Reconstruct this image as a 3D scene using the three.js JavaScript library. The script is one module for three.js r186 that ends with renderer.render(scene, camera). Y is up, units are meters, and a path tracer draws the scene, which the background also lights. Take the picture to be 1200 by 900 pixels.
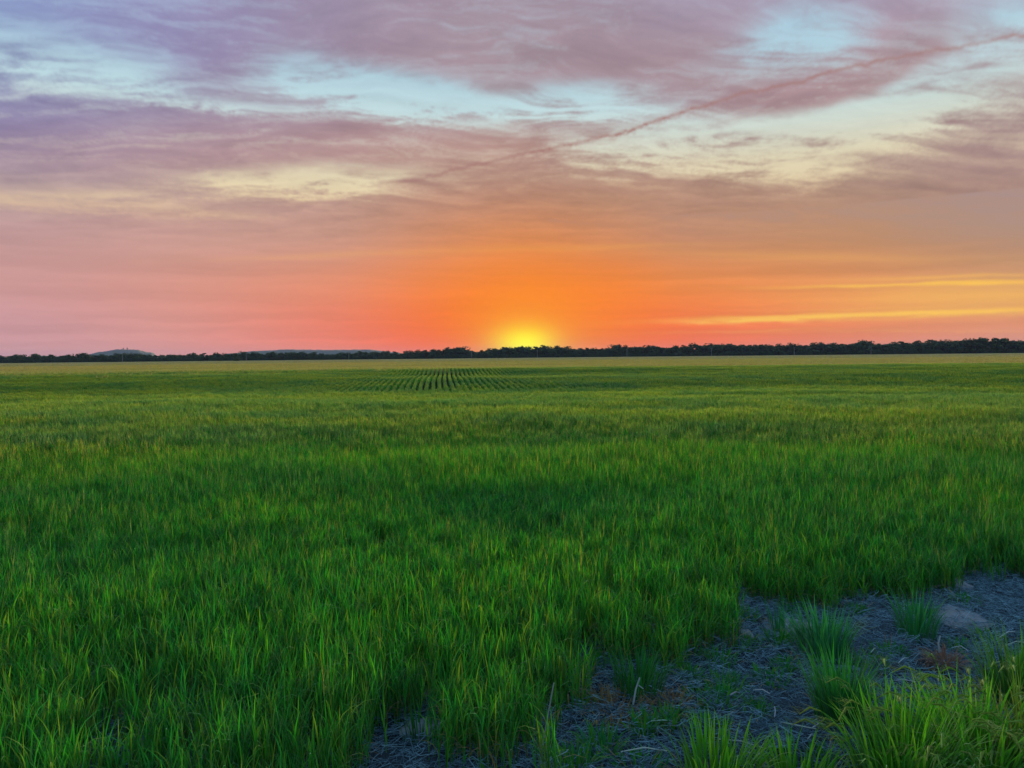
import * as THREE from 'three';

// ------------------------------------------------------------------ camera, sky, sun, exposure
const scene = new THREE.Scene();
const EYE = 1.65;
const camera = new THREE.PerspectiveCamera(53.1, 4 / 3, 0.05, 30000);
camera.position.set(0, EYE, 0);
camera.rotation.order = 'YXZ';
camera.rotation.set(THREE.MathUtils.degToRad(-2.03), 0, THREE.MathUtils.degToRad(-0.57));

const renderer = new THREE.WebGLRenderer({ antialias: true });
renderer.setSize(1024, 768);
renderer.toneMapping = THREE.LinearToneMapping;
renderer.toneMappingExposure = 1.0;
renderer.shadowMap.enabled = true;

const SUN_AZ = 1.0, SUN_EL = 4.0;                                  // degrees; azimuth 0 is the way the camera looks
const rad = THREE.MathUtils.degToRad;
const sunDir = new THREE.Vector3(Math.sin(rad(SUN_AZ)) * Math.cos(rad(SUN_EL)), Math.sin(rad(SUN_EL)), -Math.cos(rad(SUN_AZ)) * Math.cos(rad(SUN_EL)));
const sun = new THREE.DirectionalLight(new THREE.Color(1.0, 0.80, 0.46), 5.0);
sun.name = 'sun';
sun.position.copy(sunDir).multiplyScalar(2000);
sun.castShadow = true;
sun.shadow.radius = 14;
sun.shadow.mapSize.set(2048, 2048);
Object.assign(sun.shadow.camera, { left: -900, right: 900, top: 200, bottom: -200, near: 10, far: 4000 });
scene.add(sun, sun.target);

// ------------------------------------------------------------------ numbers and noise
function rng(seed) {
  let a = seed >>> 0;
  return () => { a = (a + 0x6D2B79F5) | 0; let t = Math.imul(a ^ (a >>> 15), 1 | a); t = (t + Math.imul(t ^ (t >>> 7), 61 | t)) ^ t; return ((t ^ (t >>> 14)) >>> 0) / 4294967296; };
}
const PERM = new Uint16Array(1024), LATT = new Float32Array(512);
{
  const r = rng(7), p = Array.from({ length: 512 }, (_, i) => i);
  for (let i = 511; i > 0; i--) { const j = Math.floor(r() * (i + 1)); [p[i], p[j]] = [p[j], p[i]]; }
  for (let i = 0; i < 1024; i++) PERM[i] = p[i & 511];
  for (let i = 0; i < 512; i++) LATT[i] = r();
}
function vnoise(x, y) {                                             // smooth lattice noise, 0..1
  const xi = Math.floor(x), yi = Math.floor(y), fx = x - xi, fy = y - yi;
  const u = fx * fx * fx * (fx * (fx * 6 - 15) + 10), v = fy * fy * fy * (fy * (fy * 6 - 15) + 10);
  const X = xi & 511, X1 = (xi + 1) & 511, Y = yi & 511, Y1 = (yi + 1) & 511;
  const a = LATT[PERM[PERM[X] + Y]], b = LATT[PERM[PERM[X1] + Y]], c = LATT[PERM[PERM[X] + Y1]], d = LATT[PERM[PERM[X1] + Y1]];
  return a + (b - a) * u + (c - a + (a - b - c + d) * u) * v;
}
function fbm(x, y, oct = 4, gain = 0.5) {
  let s = 0, a = 1, n = 0;
  for (let i = 0; i < oct; i++) { s += a * vnoise(x, y); n += a; a *= gain; const t = x; x = x * 1.62 - y * 1.18 + 13.7; y = t * 1.18 + y * 1.62 - 5.3; }
  return s / n;
}
function fbmFlat(x, y, oct = 4, gain = 0.5) {                       // keeps its axes, so that stretched streaks stay stretched
  let s = 0, a = 1, n = 0;
  for (let i = 0; i < oct; i++) { s += a * vnoise(x, y); n += a; a *= gain; x = x * 2.03 + 17.1; y = y * 2.03 + 9.7; }
  return s / n;
}
const clamp = (v, a = 0, b = 1) => Math.min(b, Math.max(a, v));
const smooth = (a, b, v) => { const t = clamp((v - a) / (b - a)); return t * t * (3 - 2 * t); };
const lerp = (a, b, t) => a + (b - a) * t;
const lin = (c) => { c /= 255; return c <= 0.04045 ? c / 12.92 : Math.pow((c + 0.055) / 1.055, 2.4); };
const LIN = (c) => c.map(lin);

// ------------------------------------------------------------------ sky: a sunset veil of high cloud with openings, over the whole dome
{
  const AZ = [-33.7, -23.9, -12.5, -5.1, 1, 7.6, 12.5, 23.9, 33.7];
  const EL = [0.8, 2.4, 5.5, 8.7, 12.4, 15.3, 17.6, 21, 24.5];
  const VEIL = [
    [[206, 150, 152], [222, 148, 140], [242, 126, 98], [254, 110, 46], [255, 132, 20], [255, 120, 32], [250, 112, 56], [236, 130, 90], [226, 146, 116]],
    [[206, 152, 156], [222, 150, 140], [240, 128, 98], [253, 118, 42], [255, 130, 22], [253, 124, 36], [248, 120, 58], [236, 136, 86], [224, 144, 104]],
    [[206, 152, 150], [216, 150, 136], [230, 142, 108], [244, 134, 66], [250, 134, 44], [244, 134, 54], [234, 138, 74], [224, 146, 92], [206, 148, 108]],
    [[196, 152, 150], [202, 154, 144], [202, 148, 128], [212, 140, 100], [216, 136, 84], [206, 136, 94], [196, 138, 106], [190, 140, 106], [176, 138, 116]],
    [[178, 152, 156], [184, 152, 150], [182, 146, 136], [182, 140, 124], [182, 138, 118], [180, 140, 120], [178, 140, 122], [172, 138, 124], [166, 134, 126]],
    [[158, 138, 160], [174, 146, 156], [178, 144, 144], [180, 144, 138], [180, 144, 136], [178, 146, 140], [176, 144, 140], [172, 142, 136], [168, 140, 138]],
    [[144, 136, 172], [158, 142, 166], [166, 142, 154], [168, 142, 150], [166, 142, 148], [168, 142, 148], [170, 140, 146], [172, 144, 146], [170, 146, 146]],
    [[142, 152, 188], [148, 142, 178], [160, 142, 162], [166, 146, 158], [164, 144, 154], [166, 144, 154], [168, 146, 156], [170, 146, 154], [174, 154, 158]],
    [[134, 148, 192], [148, 144, 184], [158, 144, 168], [164, 146, 162], [162, 144, 158], [164, 146, 162], [166, 152, 172], [168, 150, 170], [170, 164, 180]],
  ].map((r) => r.map(LIN));
  const BACK_EL = [0, 6, 14, 28, 50, 90];
  const BACK = [[164, 160, 194], [162, 176, 210], [158, 188, 222], [158, 194, 230], [160, 194, 230], [166, 192, 226]].map(LIN);
  const hermite = (a, b, c, d, t) => b + 0.5 * t * (c - a + t * (2 * a - 5 * b + 4 * c - d + t * (3 * (b - c) + d - a)));
  const find = (arr, v) => { let i = 0; while (i < arr.length - 2 && v > arr[i + 1]) i++; return [i, clamp((v - arr[i]) / (arr[i + 1] - arr[i]))]; };
  // table of the veil's colour, half a degree a cell
  const TW = 720, TH = 180, table = new Float32Array(TW * TH * 3);
  for (let j = 0; j < TH; j++) for (let i = 0; i < TW; i++) {
    const az = i / 2 - 180, el = j / 2;
    const a = clamp(az, -33.7, 33.7), [ci, ct] = find(AZ, a), [ri, rt] = find(EL, clamp(el, 0.8, 24.5)), [bi, bt] = find(BACK_EL, el);
    const aside = smooth(36, 120, Math.abs(az)), above = smooth(22, 70, el), t = 1 - (1 - aside) * (1 - above);
    for (let k = 0; k < 3; k++) {
      const col = [-1, 0, 1, 2].map((dr) => { const R = VEIL[clamp(ri + dr, 0, 8)]; return hermite(R[clamp(ci - 1, 0, 8)][k], R[ci][k], R[ci + 1][k], R[clamp(ci + 2, 0, 8)][k], ct); });
      const front = Math.max(0, hermite(col[0], col[1], col[2], col[3], rt)), back = lerp(BACK[bi][k], BACK[bi + 1][k], bt);
      table[(j * TW + i) * 3 + k] = lerp(front, back, t);
    }
  }
  const veilAt = (az, el, out) => {
    const x = (az + 180) * 2, y = clamp(el * 2, 0, TH - 1.001), i = Math.floor(x), j = Math.floor(y), fx = x - i, fy = y - j;
    const i0 = ((i % TW) + TW) % TW, i1 = (i0 + 1) % TW;
    for (let k = 0; k < 3; k++) {
      const a = table[(j * TW + i0) * 3 + k], b = table[(j * TW + i1) * 3 + k], c = table[((j + 1) * TW + i0) * 3 + k], d = table[((j + 1) * TW + i1) * 3 + k];
      out[k] = a + (b - a) * fx + (c - a + (a - b - c + d) * fx) * fy;
    }
  };
  // openings in the veil: azimuth, elevation, half length, half height, tilt, strength (degrees)
  const OPEN = [
    [-31, 21.0, 7, 1.9, -10, 0.9], [-26, 19.7, 4.5, 0.9, -12, 0.5], [-20, 18.3, 6, 0.5, -6, 0.5], [-16.3, 19.9, 5.5, 1.3, 0, 0.65], [-10.3, 19.4, 6.5, 1.5, -6, 0.9], [-6, 18.7, 5.5, 1.4, -6, 0.85], [-2.9, 18.2, 5.5, 1.3, -3, 0.85], [4, 18.1, 5.5, 1.2, -2, 0.85],
    [10, 16.3, 6.5, 1.6, 6, 0.75], [10.5, 14.6, 6.5, 1.2, -5, 0.6], [18.4, 14.2, 6.5, 1.8, -5, 0.9], [22, 16.2, 7, 1.6, 4, 0.7], [26.4, 16.9, 6.5, 1.9, 4, 0.72], [30.5, 18.9, 6, 2.4, 4, 0.72],
    [-16.4, 12.9, 8, 1.0, 1, 0.95], [-12, 13.1, 5, 0.9, -2, 0.65], [-30.6, 12.2, 7, 0.8, -3, 0.45], [-28, 11.1, 6, 0.5, -4, 0.35], [-22, 11.0, 4, 0.4, -5, 0.25],
    [21.7, 23.3, 3.6, 2.0, 5, 0.66], [18.5, 21.2, 4, 1.7, 10, 0.65], [33, 22.7, 4, 1.9, 0, 0.65],
  ];
  const STREAK = [[20.5, 2.7, 8, 0.15, 1.1, 0.9], [29, 2.95, 8, 0.2, 1.2, 0.9], [25, 3.3, 6, 0.09, 1, 0.3], [25, 5.0, 6, 0.14, 0.8, 0.6], [31, 5.15, 6, 0.17, 0.8, 0.6], [33, 4.1, 11, 1.2, 1, 0.5], [30, 5.7, 6, 0.12, 1, 0.35], [17, 1.7, 6, 0.08, 1, 0.25], [27, 1.6, 7, 0.1, 0, 0.2], [8, 8.1, 9, 0.2, 0, 0.12], [-12, 7.7, 9, 0.22, 2, 0.12], [21, 7.2, 12, 0.35, -2, 0.12]];
  const DARK = [[-21, 21.2, 4, 1.3, -25, 0.6], [27.3, 22.6, 3.6, 1.0, 62, 0.85], [24.9, 19.8, 3.6, 1.0, 42, 0.85], [20.5, 18.1, 5, 0.8, 10, 0.8], [2.5, 22.2, 11, 1.7, -3, 0.5], [-1.5, 17.2, 3, 0.3, 0, 0.4], [5, 16.9, 4, 0.4, 4, 0.4], [-22, 15.4, 9, 0.8, -3, 0.35], [14, 14.2, 3, 0.4, 6, 0.4], [31.5, 16.4, 4, 0.6, 5, 0.4]];
  const prep = (L) => L.map(([a, e, l, h, t, s]) => ({ a, e, il: 1 / l, ih: 1 / h, c: Math.cos(rad(t)), s: Math.sin(rad(t)), w: s, reach: Math.max(l, h) * 2.6 }));
  const P = { open: prep(OPEN), streak: prep(STREAK), dark: prep(DARK) };
  const sum = (L, az, el) => {
    let v = 0;
    for (const o of L) {
      const x = az - o.a, y = el - o.e;
      if (x > o.reach || x < -o.reach || y > o.reach || y < -o.reach) continue;
      const u = (x * o.c + y * o.s) * o.il, w = (-x * o.s + y * o.c) * o.ih, q = u * u + w * w;
      if (q < 7) v += o.w * Math.exp(-q);
    }
    return v;
  };
  const CLEAR_EL = [0, 3, 8, 11.6, 13.5, 15.5, 17.5, 20, 26, 45, 90];
  const CLEAR = [[255, 190, 70], [255, 196, 84], [240, 196, 130], [232, 214, 172], [224, 216, 184], [208, 220, 208], [192, 222, 226], [172, 208, 222], [158, 196, 220], [132, 178, 220], [126, 172, 216]].map(LIN);
  const LOW = LIN([166, 120, 114]);
  const TRAIL = [[-9.8, 12.3], [-8, 12.7], [0.2, 14.5], [7.7, 15.9], [12.6, 17.4], [16.7, 18.5], [20.6, 19.3], [23.8, 20.2], [28.4, 21.1], [33.4, 22.1], [37.6, 23], [42, 23.9]];
  const W = 4096, H = 2048, data = new Float32Array(W * H * 4), below = LIN([88, 84, 84]), c = [0, 0, 0];
  for (let j = 0; j < H; j++) {
    const el = ((j + 0.5) / H) * 180 - 90;
    const [ki, kt] = find(CLEAR_EL, Math.max(0, el));
    for (let i = 0; i < W; i++) {
      const o = (j * W + i) * 4;
      data[o + 3] = 1;
      if (el < -1) { data[o] = below[0]; data[o + 1] = below[1]; data[o + 2] = below[2]; continue; }
      const th = ((i + 0.5) / W - 0.5) * 2 * Math.PI, az = ((((th * 180) / Math.PI + 90 + 180) % 360) + 360) % 360 - 180;
      const E = Math.max(el, 0), se = Math.sin(rad(E)) + 0.10, ce = Math.cos(rad(E));
      const X = (ce * Math.sin(rad(az))) / se, Z = (ce * Math.cos(rad(az))) / se;              // the cloud sheet, seen from below
      const B = (Math.atan(Math.tan(rad(Math.min(E, 80))) / Math.max(0.72, Math.cos(rad(az)))) * 180) / Math.PI, A = lerp(B, E, smooth(30, 70, E));   // straight bands of cloud arch across the sky
      const w1 = fbm(X * 2.1 + 4.1, Z * 2.6 - 2.2, 4) - 0.5, w2 = fbm(X * 2.1 - 7.7, Z * 2.6 + 6.4, 4) - 0.5;
      const fib = clamp(0.5 + 1.5 * (fbmFlat(X * 3.4 + Z * 1.2 + w1 * 2.6, Z * 13 - X * 2.2 + w2 * 3.4, 7, 0.74) - 0.5));  // fibres
      const puff = fbm(X * 5 + w2 * 3.5, Z * 8 + w1 * 3.5, 5, 0.58);
      const wa = az + w1 * 6, we = A + (w2 * 1.8 + (fib - 0.5) * 1.2) * smooth(4, 14, E);
      // how open the veil is here
      const dk = sum(P.dark, wa, we);
      let open = sum(P.open, wa, we) - dk * 0.8;
      const away = Math.max(smooth(30, 48, Math.abs(az)), smooth(22, 30, E));                   // beyond: openings by chance, of the same kind
      open += away * smooth(6, 14, E) * 1.15 * smooth(0.50, 0.68, fbm(X * 0.9 + 31, Z * 1.5 + 12, 3));
      open = smooth(-0.08, 1.35, open * (-0.1 + 1.0 * fib + 1.15 * puff) + ((fib - 0.5) * 0.28 + (puff - 0.5) * 0.5) * smooth(10, 14, E));
      open = clamp(open + (1 - open) * smooth(0.46, 0.86, fib) * 0.22 * smooth(10.5, 15, E));                    // thin places
      veilAt(az, A, c);
      // veil: fibrous, thicker and thinner
      const low = smooth(11, 6, E), band = fbmFlat(az * 0.05 + w1 * 0.6 + 40, E * 1.7 + w2 * 1.2 + az * 0.012, 5, 0.55) - 0.5;
      const body = 1 + (1 - low) * ((fib - 0.5) * 0.24 + (puff - 0.5) * 0.3) + low * band * 0.26 - dk * 0.05;
      let r = c[0] * body, g = c[1] * body, b = c[2] * (body + (1 - low) * (0.5 - fib) * 0.08);
      const K = CLEAR[ki], K2 = CLEAR[ki + 1], bright = 0.94 + 0.16 * fib;
      r = lerp(r, lerp(K[0], K2[0], kt) * bright, open * 0.88); g = lerp(g, lerp(K[1], K2[1], kt) * bright, open * 0.88); b = lerp(b, lerp(K[2], K2[2], kt) * bright, open * 0.88);
      // thin bright streaks low on the right
      const st = clamp(sum(P.streak, az + w1 * 3, A + (band * 0.5 + w2 * 0.25)) * (0.55 + 0.9 * (band + 0.5)));
      r = lerp(r, 1.0, st); g = lerp(g, 0.56, st); b = lerp(b, 0.09, st);
      // glow of the sun in the low haze
      const da = az - SUN_AZ, de = E - 0.9, g1 = Math.exp(-(Math.pow(da / 2.0, 2) + Math.pow(de / 1.2, 2))), g2 = 0.75 * Math.exp(-(Math.pow(da / 4.2, 2) + Math.pow(de / 3.2, 2)));
      g = lerp(g, 0.36, g2); r = lerp(r, 1.02, g2); b = lerp(b, 0.012, g2);
      r = lerp(r, 1.15, g1); g = lerp(g, 1.06, g1); b = lerp(b, 0.0, g1);
      // the vapour trail
      if (az > -12 && az < 44 && E > 9 && E < 24) {
        let best = 9, along = 0;
        for (let s = 0; s < TRAIL.length - 1; s++) {
          const [x0, y0] = TRAIL[s], [x1, y1] = TRAIL[s + 1];
          if (az < x0 || az > x1) continue;
          along = (az - x0) / (x1 - x0);
          best = (A - lerp(y0, y1, along)) * Math.cos(Math.atan2(y1 - y0, x1 - x0)); along += s;
        }
        if (best < 9) {
          const wob = (vnoise(az * 1.7, 3.3) - 0.5) * 0.22 + (vnoise(az * 6, 8.1) - 0.5) * 0.1, n = fbm(az * 5, E * 5, 3), y = best + wob;
          const core = Math.exp(-Math.pow(y / 0.125, 2)) * (0.6 + 0.4 * n), fluff = y < 0 ? Math.exp(y / 0.35) * smooth(0.42, 0.7, fbm(az * 3.4, E * 7, 3)) * 0.55 * smooth(-1, 3, az) * smooth(17, 11, az) : 0;
          const gap = 0.8 + 0.2 * smooth(0.25, 0.55, vnoise(az * 0.45, 1.7));
          const t = clamp((core * 0.8 + fluff) * gap * smooth(-9.5, -5, az) * smooth(43, 36, az));
          r = lerp(r, LOW[0], t); g = lerp(g, LOW[1], t); b = lerp(b, LOW[2], t);
        }
      }
      data[o] = r; data[o + 1] = g; data[o + 2] = b;
    }
  }
  const sky = new THREE.DataTexture(data, W, H, THREE.RGBAFormat, THREE.FloatType);
  sky.mapping = THREE.EquirectangularReflectionMapping;
  sky.magFilter = sky.minFilter = THREE.LinearFilter;
  sky.needsUpdate = true;
  scene.background = sky;
  scene.environment = sky;
}

// ------------------------------------------------------------------ builders
const taken = {};
function numbered(name) { const n = taken[name] ?? 0; taken[name] = n + 1; return n ? `${name}_${String(n).padStart(3, '0')}` : name; }
function tag(o, label, category, group) { o.userData.label = label; o.userData.category = category; if (group) o.userData.group = group; return o; }
function thing(name, label, category, [x, y, z], group) { const g = new THREE.Group(); g.name = numbered(name); g.position.set(x, y, z); scene.add(g); return tag(g, label, category, group); }
function structure(o, name) { o.name = numbered(name); o.userData.kind = 'structure'; scene.add(o); return o; }
function part(parent, name, geometry, material) { const m = new THREE.Mesh(geometry, material); m.name = name; m.castShadow = m.receiveShadow = true; parent.add(m); return m; }

class MB {                                                          // collects triangles
  constructor() { this.p = []; this.n = []; this.c = []; this.i = []; }
  vert(x, y, z, nx, ny, nz, c) { this.p.push(x, y, z); this.n.push(nx, ny, nz); this.c.push(c[0], c[1], c[2]); return this.p.length / 3 - 1; }
  strip(points, widths, side, color, cup = 0) {                     // a leaf: a ribbon along points, side = unit vector across
    let prev = null;
    for (let k = 0; k < points.length; k++) {
      const q = points[k], a = points[Math.max(0, k - 1)], b = points[Math.min(points.length - 1, k + 1)];
      const t = [b[0] - a[0], b[1] - a[1], b[2] - a[2]];
      let n = [t[1] * side[2] - t[2] * side[1], t[2] * side[0] - t[0] * side[2], t[0] * side[1] - t[1] * side[0]];
      const l = Math.hypot(...n) || 1; n = n.map((v) => v / l);
      const w = widths[k] / 2;
      const v0 = this.vert(q[0] - side[0] * w, q[1] - side[1] * w, q[2] - side[2] * w, n[0] - side[0] * cup, n[1] - side[1] * cup, n[2] - side[2] * cup, color);
      const v1 = this.vert(q[0] + side[0] * w, q[1] + side[1] * w, q[2] + side[2] * w, n[0] + side[0] * cup, n[1] + side[1] * cup, n[2] + side[2] * cup, color);
      if (prev) this.i.push(prev[0], v1, prev[1], prev[0], v0, v1);
      prev = [v0, v1];
    }
  }
  tube(points, radii, color, sides = 3) {
    let prev = null;
    for (let k = 0; k < points.length; k++) {
      const q = points[k], a = points[Math.max(0, k - 1)], b = points[Math.min(points.length - 1, k + 1)];
      let t = [b[0] - a[0], b[1] - a[1], b[2] - a[2]]; const tl = Math.hypot(...t) || 1; t = t.map((v) => v / tl);
      let u = Math.abs(t[1]) > 0.8 ? [1, 0, 0] : [0, 1, 0];
      const d = u[0] * t[0] + u[1] * t[1] + u[2] * t[2]; u = u.map((v, m) => v - d * t[m]); const ul = Math.hypot(...u); u = u.map((v) => v / ul);
      const w = [t[1] * u[2] - t[2] * u[1], t[2] * u[0] - t[0] * u[2], t[0] * u[1] - t[1] * u[0]], ring = [];
      for (let s = 0; s < sides; s++) {
        const A = (s / sides) * Math.PI * 2, cs = Math.cos(A), sn = Math.sin(A), n = [0, 1, 2].map((m) => u[m] * cs + w[m] * sn);
        ring.push(this.vert(q[0] + n[0] * radii[k], q[1] + n[1] * radii[k], q[2] + n[2] * radii[k], n[0], n[1], n[2], color));
      }
      if (prev) for (let s = 0; s < sides; s++) { const s1 = (s + 1) % sides; this.i.push(prev[s], prev[s1], ring[s1], prev[s], ring[s1], ring[s]); }
      prev = ring;
    }
  }
  build() {
    const g = new THREE.BufferGeometry();
    g.setAttribute('position', new THREE.Float32BufferAttribute(this.p, 3)); g.setAttribute('normal', new THREE.Float32BufferAttribute(this.n, 3)); g.setAttribute('color', new THREE.Float32BufferAttribute(this.c, 3));
    g.setIndex(this.i); return g;
  }
}
// a grass blade: starts at b, leaves the upright by a0 and ends bent by a1 (radians), towards heading
function blade(mb, b, heading, length, width, a0, a1, segs, color, twist = 0) {
  const pts = [[...b]], ws = [width * 0.7], hx = Math.cos(heading), hz = Math.sin(heading);
  let [x, y, z] = b;
  for (let k = 1; k <= segs; k++) {
    const s = k / segs, a = a0 + (a1 - a0) * Math.pow((k - 0.5) / segs, 1.5), l = length / segs;
    x += Math.sin(a) * hx * l; z += Math.sin(a) * hz * l; y += Math.cos(a) * l;
    pts.push([x, y, z]); ws.push(width * (s < 0.5 ? 0.7 + 0.6 * s : Math.max(0.06, 2 * (1 - s))));
  }
  const sx = -Math.sin(heading + twist), sz = Math.cos(heading + twist);
  mb.strip(pts, ws, [sx, 0, sz], color, 0.35);
  return pts;
}

const leafMat = new THREE.MeshPhysicalMaterial({ color: 0xffffff, vertexColors: true, roughness: 1, transmission: 0.5, thickness: 0, side: THREE.DoubleSide, specularIntensity: 0.35 });
leafMat.name = 'leaf';
const ripeMat = new THREE.MeshPhysicalMaterial({ color: 0xffffff, vertexColors: true, roughness: 1, transmission: 0.5, thickness: 0, side: THREE.DoubleSide, specularIntensity: 0.8 });
ripeMat.name = 'ripe_wheat';
const strawMat = new THREE.MeshStandardMaterial({ color: 0xffffff, vertexColors: true, roughness: 0.75, side: THREE.DoubleSide });
strawMat.name = 'dry_straw';
const barkMat = new THREE.MeshStandardMaterial({ color: new THREE.Color(0.06, 0.05, 0.045), roughness: 0.95 });
barkMat.name = 'bark';

const GREEN = [[0.032, 0.31, 0.014], [0.020, 0.27, 0.026], [0.08, 0.34, 0.013], [0.03, 0.29, 0.013], [0.17, 0.38, 0.02]];     // one mix of leaf greens for the whole crop
const DEAD = [[0.24, 0.17, 0.06], [0.20, 0.13, 0.05], [0.28, 0.22, 0.09]];
const HEAD = [[0.29, 0.42, 0.06], [0.35, 0.43, 0.07], [0.22, 0.40, 0.05]];
const pick = (r, a) => a[Math.floor(r() * a.length)];
const vary = (r, c, k = 0.2) => { const f = 1 + (r() - 0.5) * 2 * k; return [c[0] * f * (1 + (r() - 0.5) * k), c[1] * f, c[2] * f * (1 + (r() - 0.5) * k)]; };

// ------------------------------------------------------------------ lie of the land
const ROW_AZ = rad(-5.7), ROW_X = Math.sin(ROW_AZ), ROW_Z = -Math.cos(ROW_AZ);     // the way the drill rows run
const EDGE = [[-8, -2.0], [-2.4, -2.2], [-2.2, -2.8], [-2.05, -2.8], [-1.9, -2.3], [-1.55, -2.3], [-1.46, -2.75], [-1.28, -2.85], [-1.18, -2.6], [-1.08, -2.4], [-0.72, -2.5], [-0.62, -3.1], [-0.5, -3.4], [-0.33, -3.36], [-0.28, -3.0], [0.05, -2.98], [0.2, -3.25], [0.34, -3.8], [0.4, -4.2], [0.75, -4.22], [1.15, -4.28], [1.5, -4.92], [1.95, -5.08], [2.6, -5.06], [2.92, -5.3], [3.15, -5.68], [3.7, -5.68], [3.72, -5.2], [4.3, -5.2], [6, -5.7], [9, -6.4]];
function edgeZ(x) { if (x <= EDGE[0][0]) return EDGE[0][1]; for (let k = 0; k < EDGE.length - 1; k++) if (x <= EDGE[k + 1][0]) return lerp(EDGE[k][1], EDGE[k + 1][1], (x - EDGE[k][0]) / (EDGE[k + 1][0] - EDGE[k][0])); return EDGE.at(-1)[1]; }
function landY(x, z) {
  const d = Math.hypot(x, z), far = smooth(700, 1500, d);
  let y = (fbm(x * 0.9 + 3, z * 0.9 + 8, 3) - 0.5) * 0.05 * smooth(60, 12, d);
  y += (fbm(x / 26 + 50, z / 11 + 20, 2) - 0.5) * 0.26 * smooth(9, 28, d) * (1 - far);
  const q = -z;
  y += -0.30 * Math.exp(-Math.pow((q - 34) / 10, 2)) + 0.26 * Math.exp(-Math.pow((q - 70) / 16, 2));
  return y;
}
// ground sheet: fine underfoot, coarse towards the horizon
{
  const thetas = [], rs = [0];
  for (let a = -180; a < -60; a += 4) thetas.push(a);
  for (let a = -60; a < 60; a += 0.35) thetas.push(a);
  for (let a = 60; a <= 180.01; a += 4) thetas.push(a);
  for (let r = 0.4; r < 7; r += 0.045 + r * 0.002) rs.push(r);
  for (let r = 7; r < 6600; r *= 1.06) rs.push(r);
  rs.push(6600);
  const pos = [], col = [], uv = [], idx = [], n = thetas.length;
  for (const r of rs) for (const a of thetas) {
    const x = Math.sin(rad(a)) * r, z = -Math.cos(rad(a)) * r;
    let y = landY(x, z);
    if (r < 9) y += (fbm(x * 7, z * 7, 3) - 0.5) * 0.035 + (fbm(x * 26 + 4, z * 26, 2) - 0.5) * 0.014;
    pos.push(x, y, z); uv.push(x, z);
    const k = fbm(x * 1.7 + 9, z * 1.7, 4), m = smooth(0.35, 0.7, k);
    let c = [lerp(0.022, 0.05, m), lerp(0.032, 0.062, m), lerp(0.042, 0.075, m)];
    if (r > 7 && r <= 66) c = [0.018, 0.034, 0.014];  // shade under the crop painted into the soil colour, with a green tint
    if (r > 66) { const f = fbm(x / 60, z / 40, 3); c = r > 1000 ? [0.05, 0.08, 0.03] : [lerp(0.2, 0.27, f), lerp(0.165, 0.2, f), lerp(0.045, 0.055, f)]; }
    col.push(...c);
  }
  for (let j = 0; j < rs.length - 1; j++) for (let i = 0; i < n - 1; i++) { const a = j * n + i, b = a + 1, c = a + n, d = c + 1; idx.push(a, b, c, b, d, c); }
  const g = new THREE.BufferGeometry();
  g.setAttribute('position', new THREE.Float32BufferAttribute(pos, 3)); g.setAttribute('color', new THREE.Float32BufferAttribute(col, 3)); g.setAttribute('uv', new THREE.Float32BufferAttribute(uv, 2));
  g.setIndex(idx); g.computeVertexNormals();
  const S = 512, px = new Uint8Array(S * S * 4);
  for (let j = 0; j < S; j++) for (let i = 0; i < S; i++) { const v = 255 * (0.6 * fbm(i / 14, j / 14, 3) + 0.4 * vnoise(i / 3, j / 3)); const o = (j * S + i) * 4; px[o] = px[o + 1] = px[o + 2] = v; px[o + 3] = 255; }
  const bump = new THREE.DataTexture(px, S, S); bump.magFilter = THREE.LinearFilter; bump.wrapS = bump.wrapT = THREE.RepeatWrapping; bump.repeat.set(1.3, 1.3); bump.needsUpdate = true;
  const mat = new THREE.MeshPhysicalMaterial({ vertexColors: true, roughness: 1, specularIntensity: 0.1, bumpMap: bump, bumpScale: 0.012 });
  mat.name = 'soil';
  const m = new THREE.Mesh(g, mat); m.receiveShadow = true;
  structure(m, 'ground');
}

// ------------------------------------------------------------------ hills beyond
function hill(label, az0, az1, dist, profile, depth) {
  const nx = 90, nz = 26, pos = [], col = [], idx = [];
  for (let j = 0; j <= nz; j++) for (let i = 0; i <= nx; i++) {
    const s = i / nx, az = lerp(az0, az1, s), v = j / nz, D = dist + (v - 0.5) * depth;
    const [k, t] = (() => { let q = 0; while (q < profile.length - 2 && s > profile[q + 1][0]) q++; return [q, smooth(0, 1, (s - profile[q][0]) / (profile[q + 1][0] - profile[q][0]))]; })();
    const h = lerp(profile[k][1], profile[k + 1][1], t) * Math.pow(Math.sin(Math.PI * v), 0.8), rough = (fbm(s * 60, v * 20, 3) - 0.5) * 7 * Math.min(1, h / 20);
    pos.push(Math.sin(rad(az)) * D, -2 + h + rough, -Math.cos(rad(az)) * D);
    const f = fbm(s * 40 + 7, v * 14, 3); col.push(lerp(0.03, 0.055, f), lerp(0.055, 0.085, f), lerp(0.04, 0.055, f));
  }
  for (let j = 0; j < nz; j++) for (let i = 0; i < nx; i++) { const a = j * (nx + 1) + i, b = a + 1, c = a + nx + 1, d = c + 1; idx.push(a, b, c, b, d, c); }
  const g = new THREE.BufferGeometry();
  g.setAttribute('position', new THREE.Float32BufferAttribute(pos, 3)); g.setAttribute('color', new THREE.Float32BufferAttribute(col, 3)); g.setIndex(idx); g.computeVertexNormals();
  const m = new THREE.Mesh(g, hillMat); structure(m, 'hill'); m.userData.label = label;
}
const hillMat = new THREE.MeshStandardMaterial({ vertexColors: true, roughness: 1 }); hillMat.name = 'wooded_hill';
hill('low wooded hill with a rounded top', -29.6, -24.2, 5200, [[0, 0], [0.12, 42], [0.3, 58], [0.46, 71], [0.66, 69], [0.82, 52], [1, 0]], 900);
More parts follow.
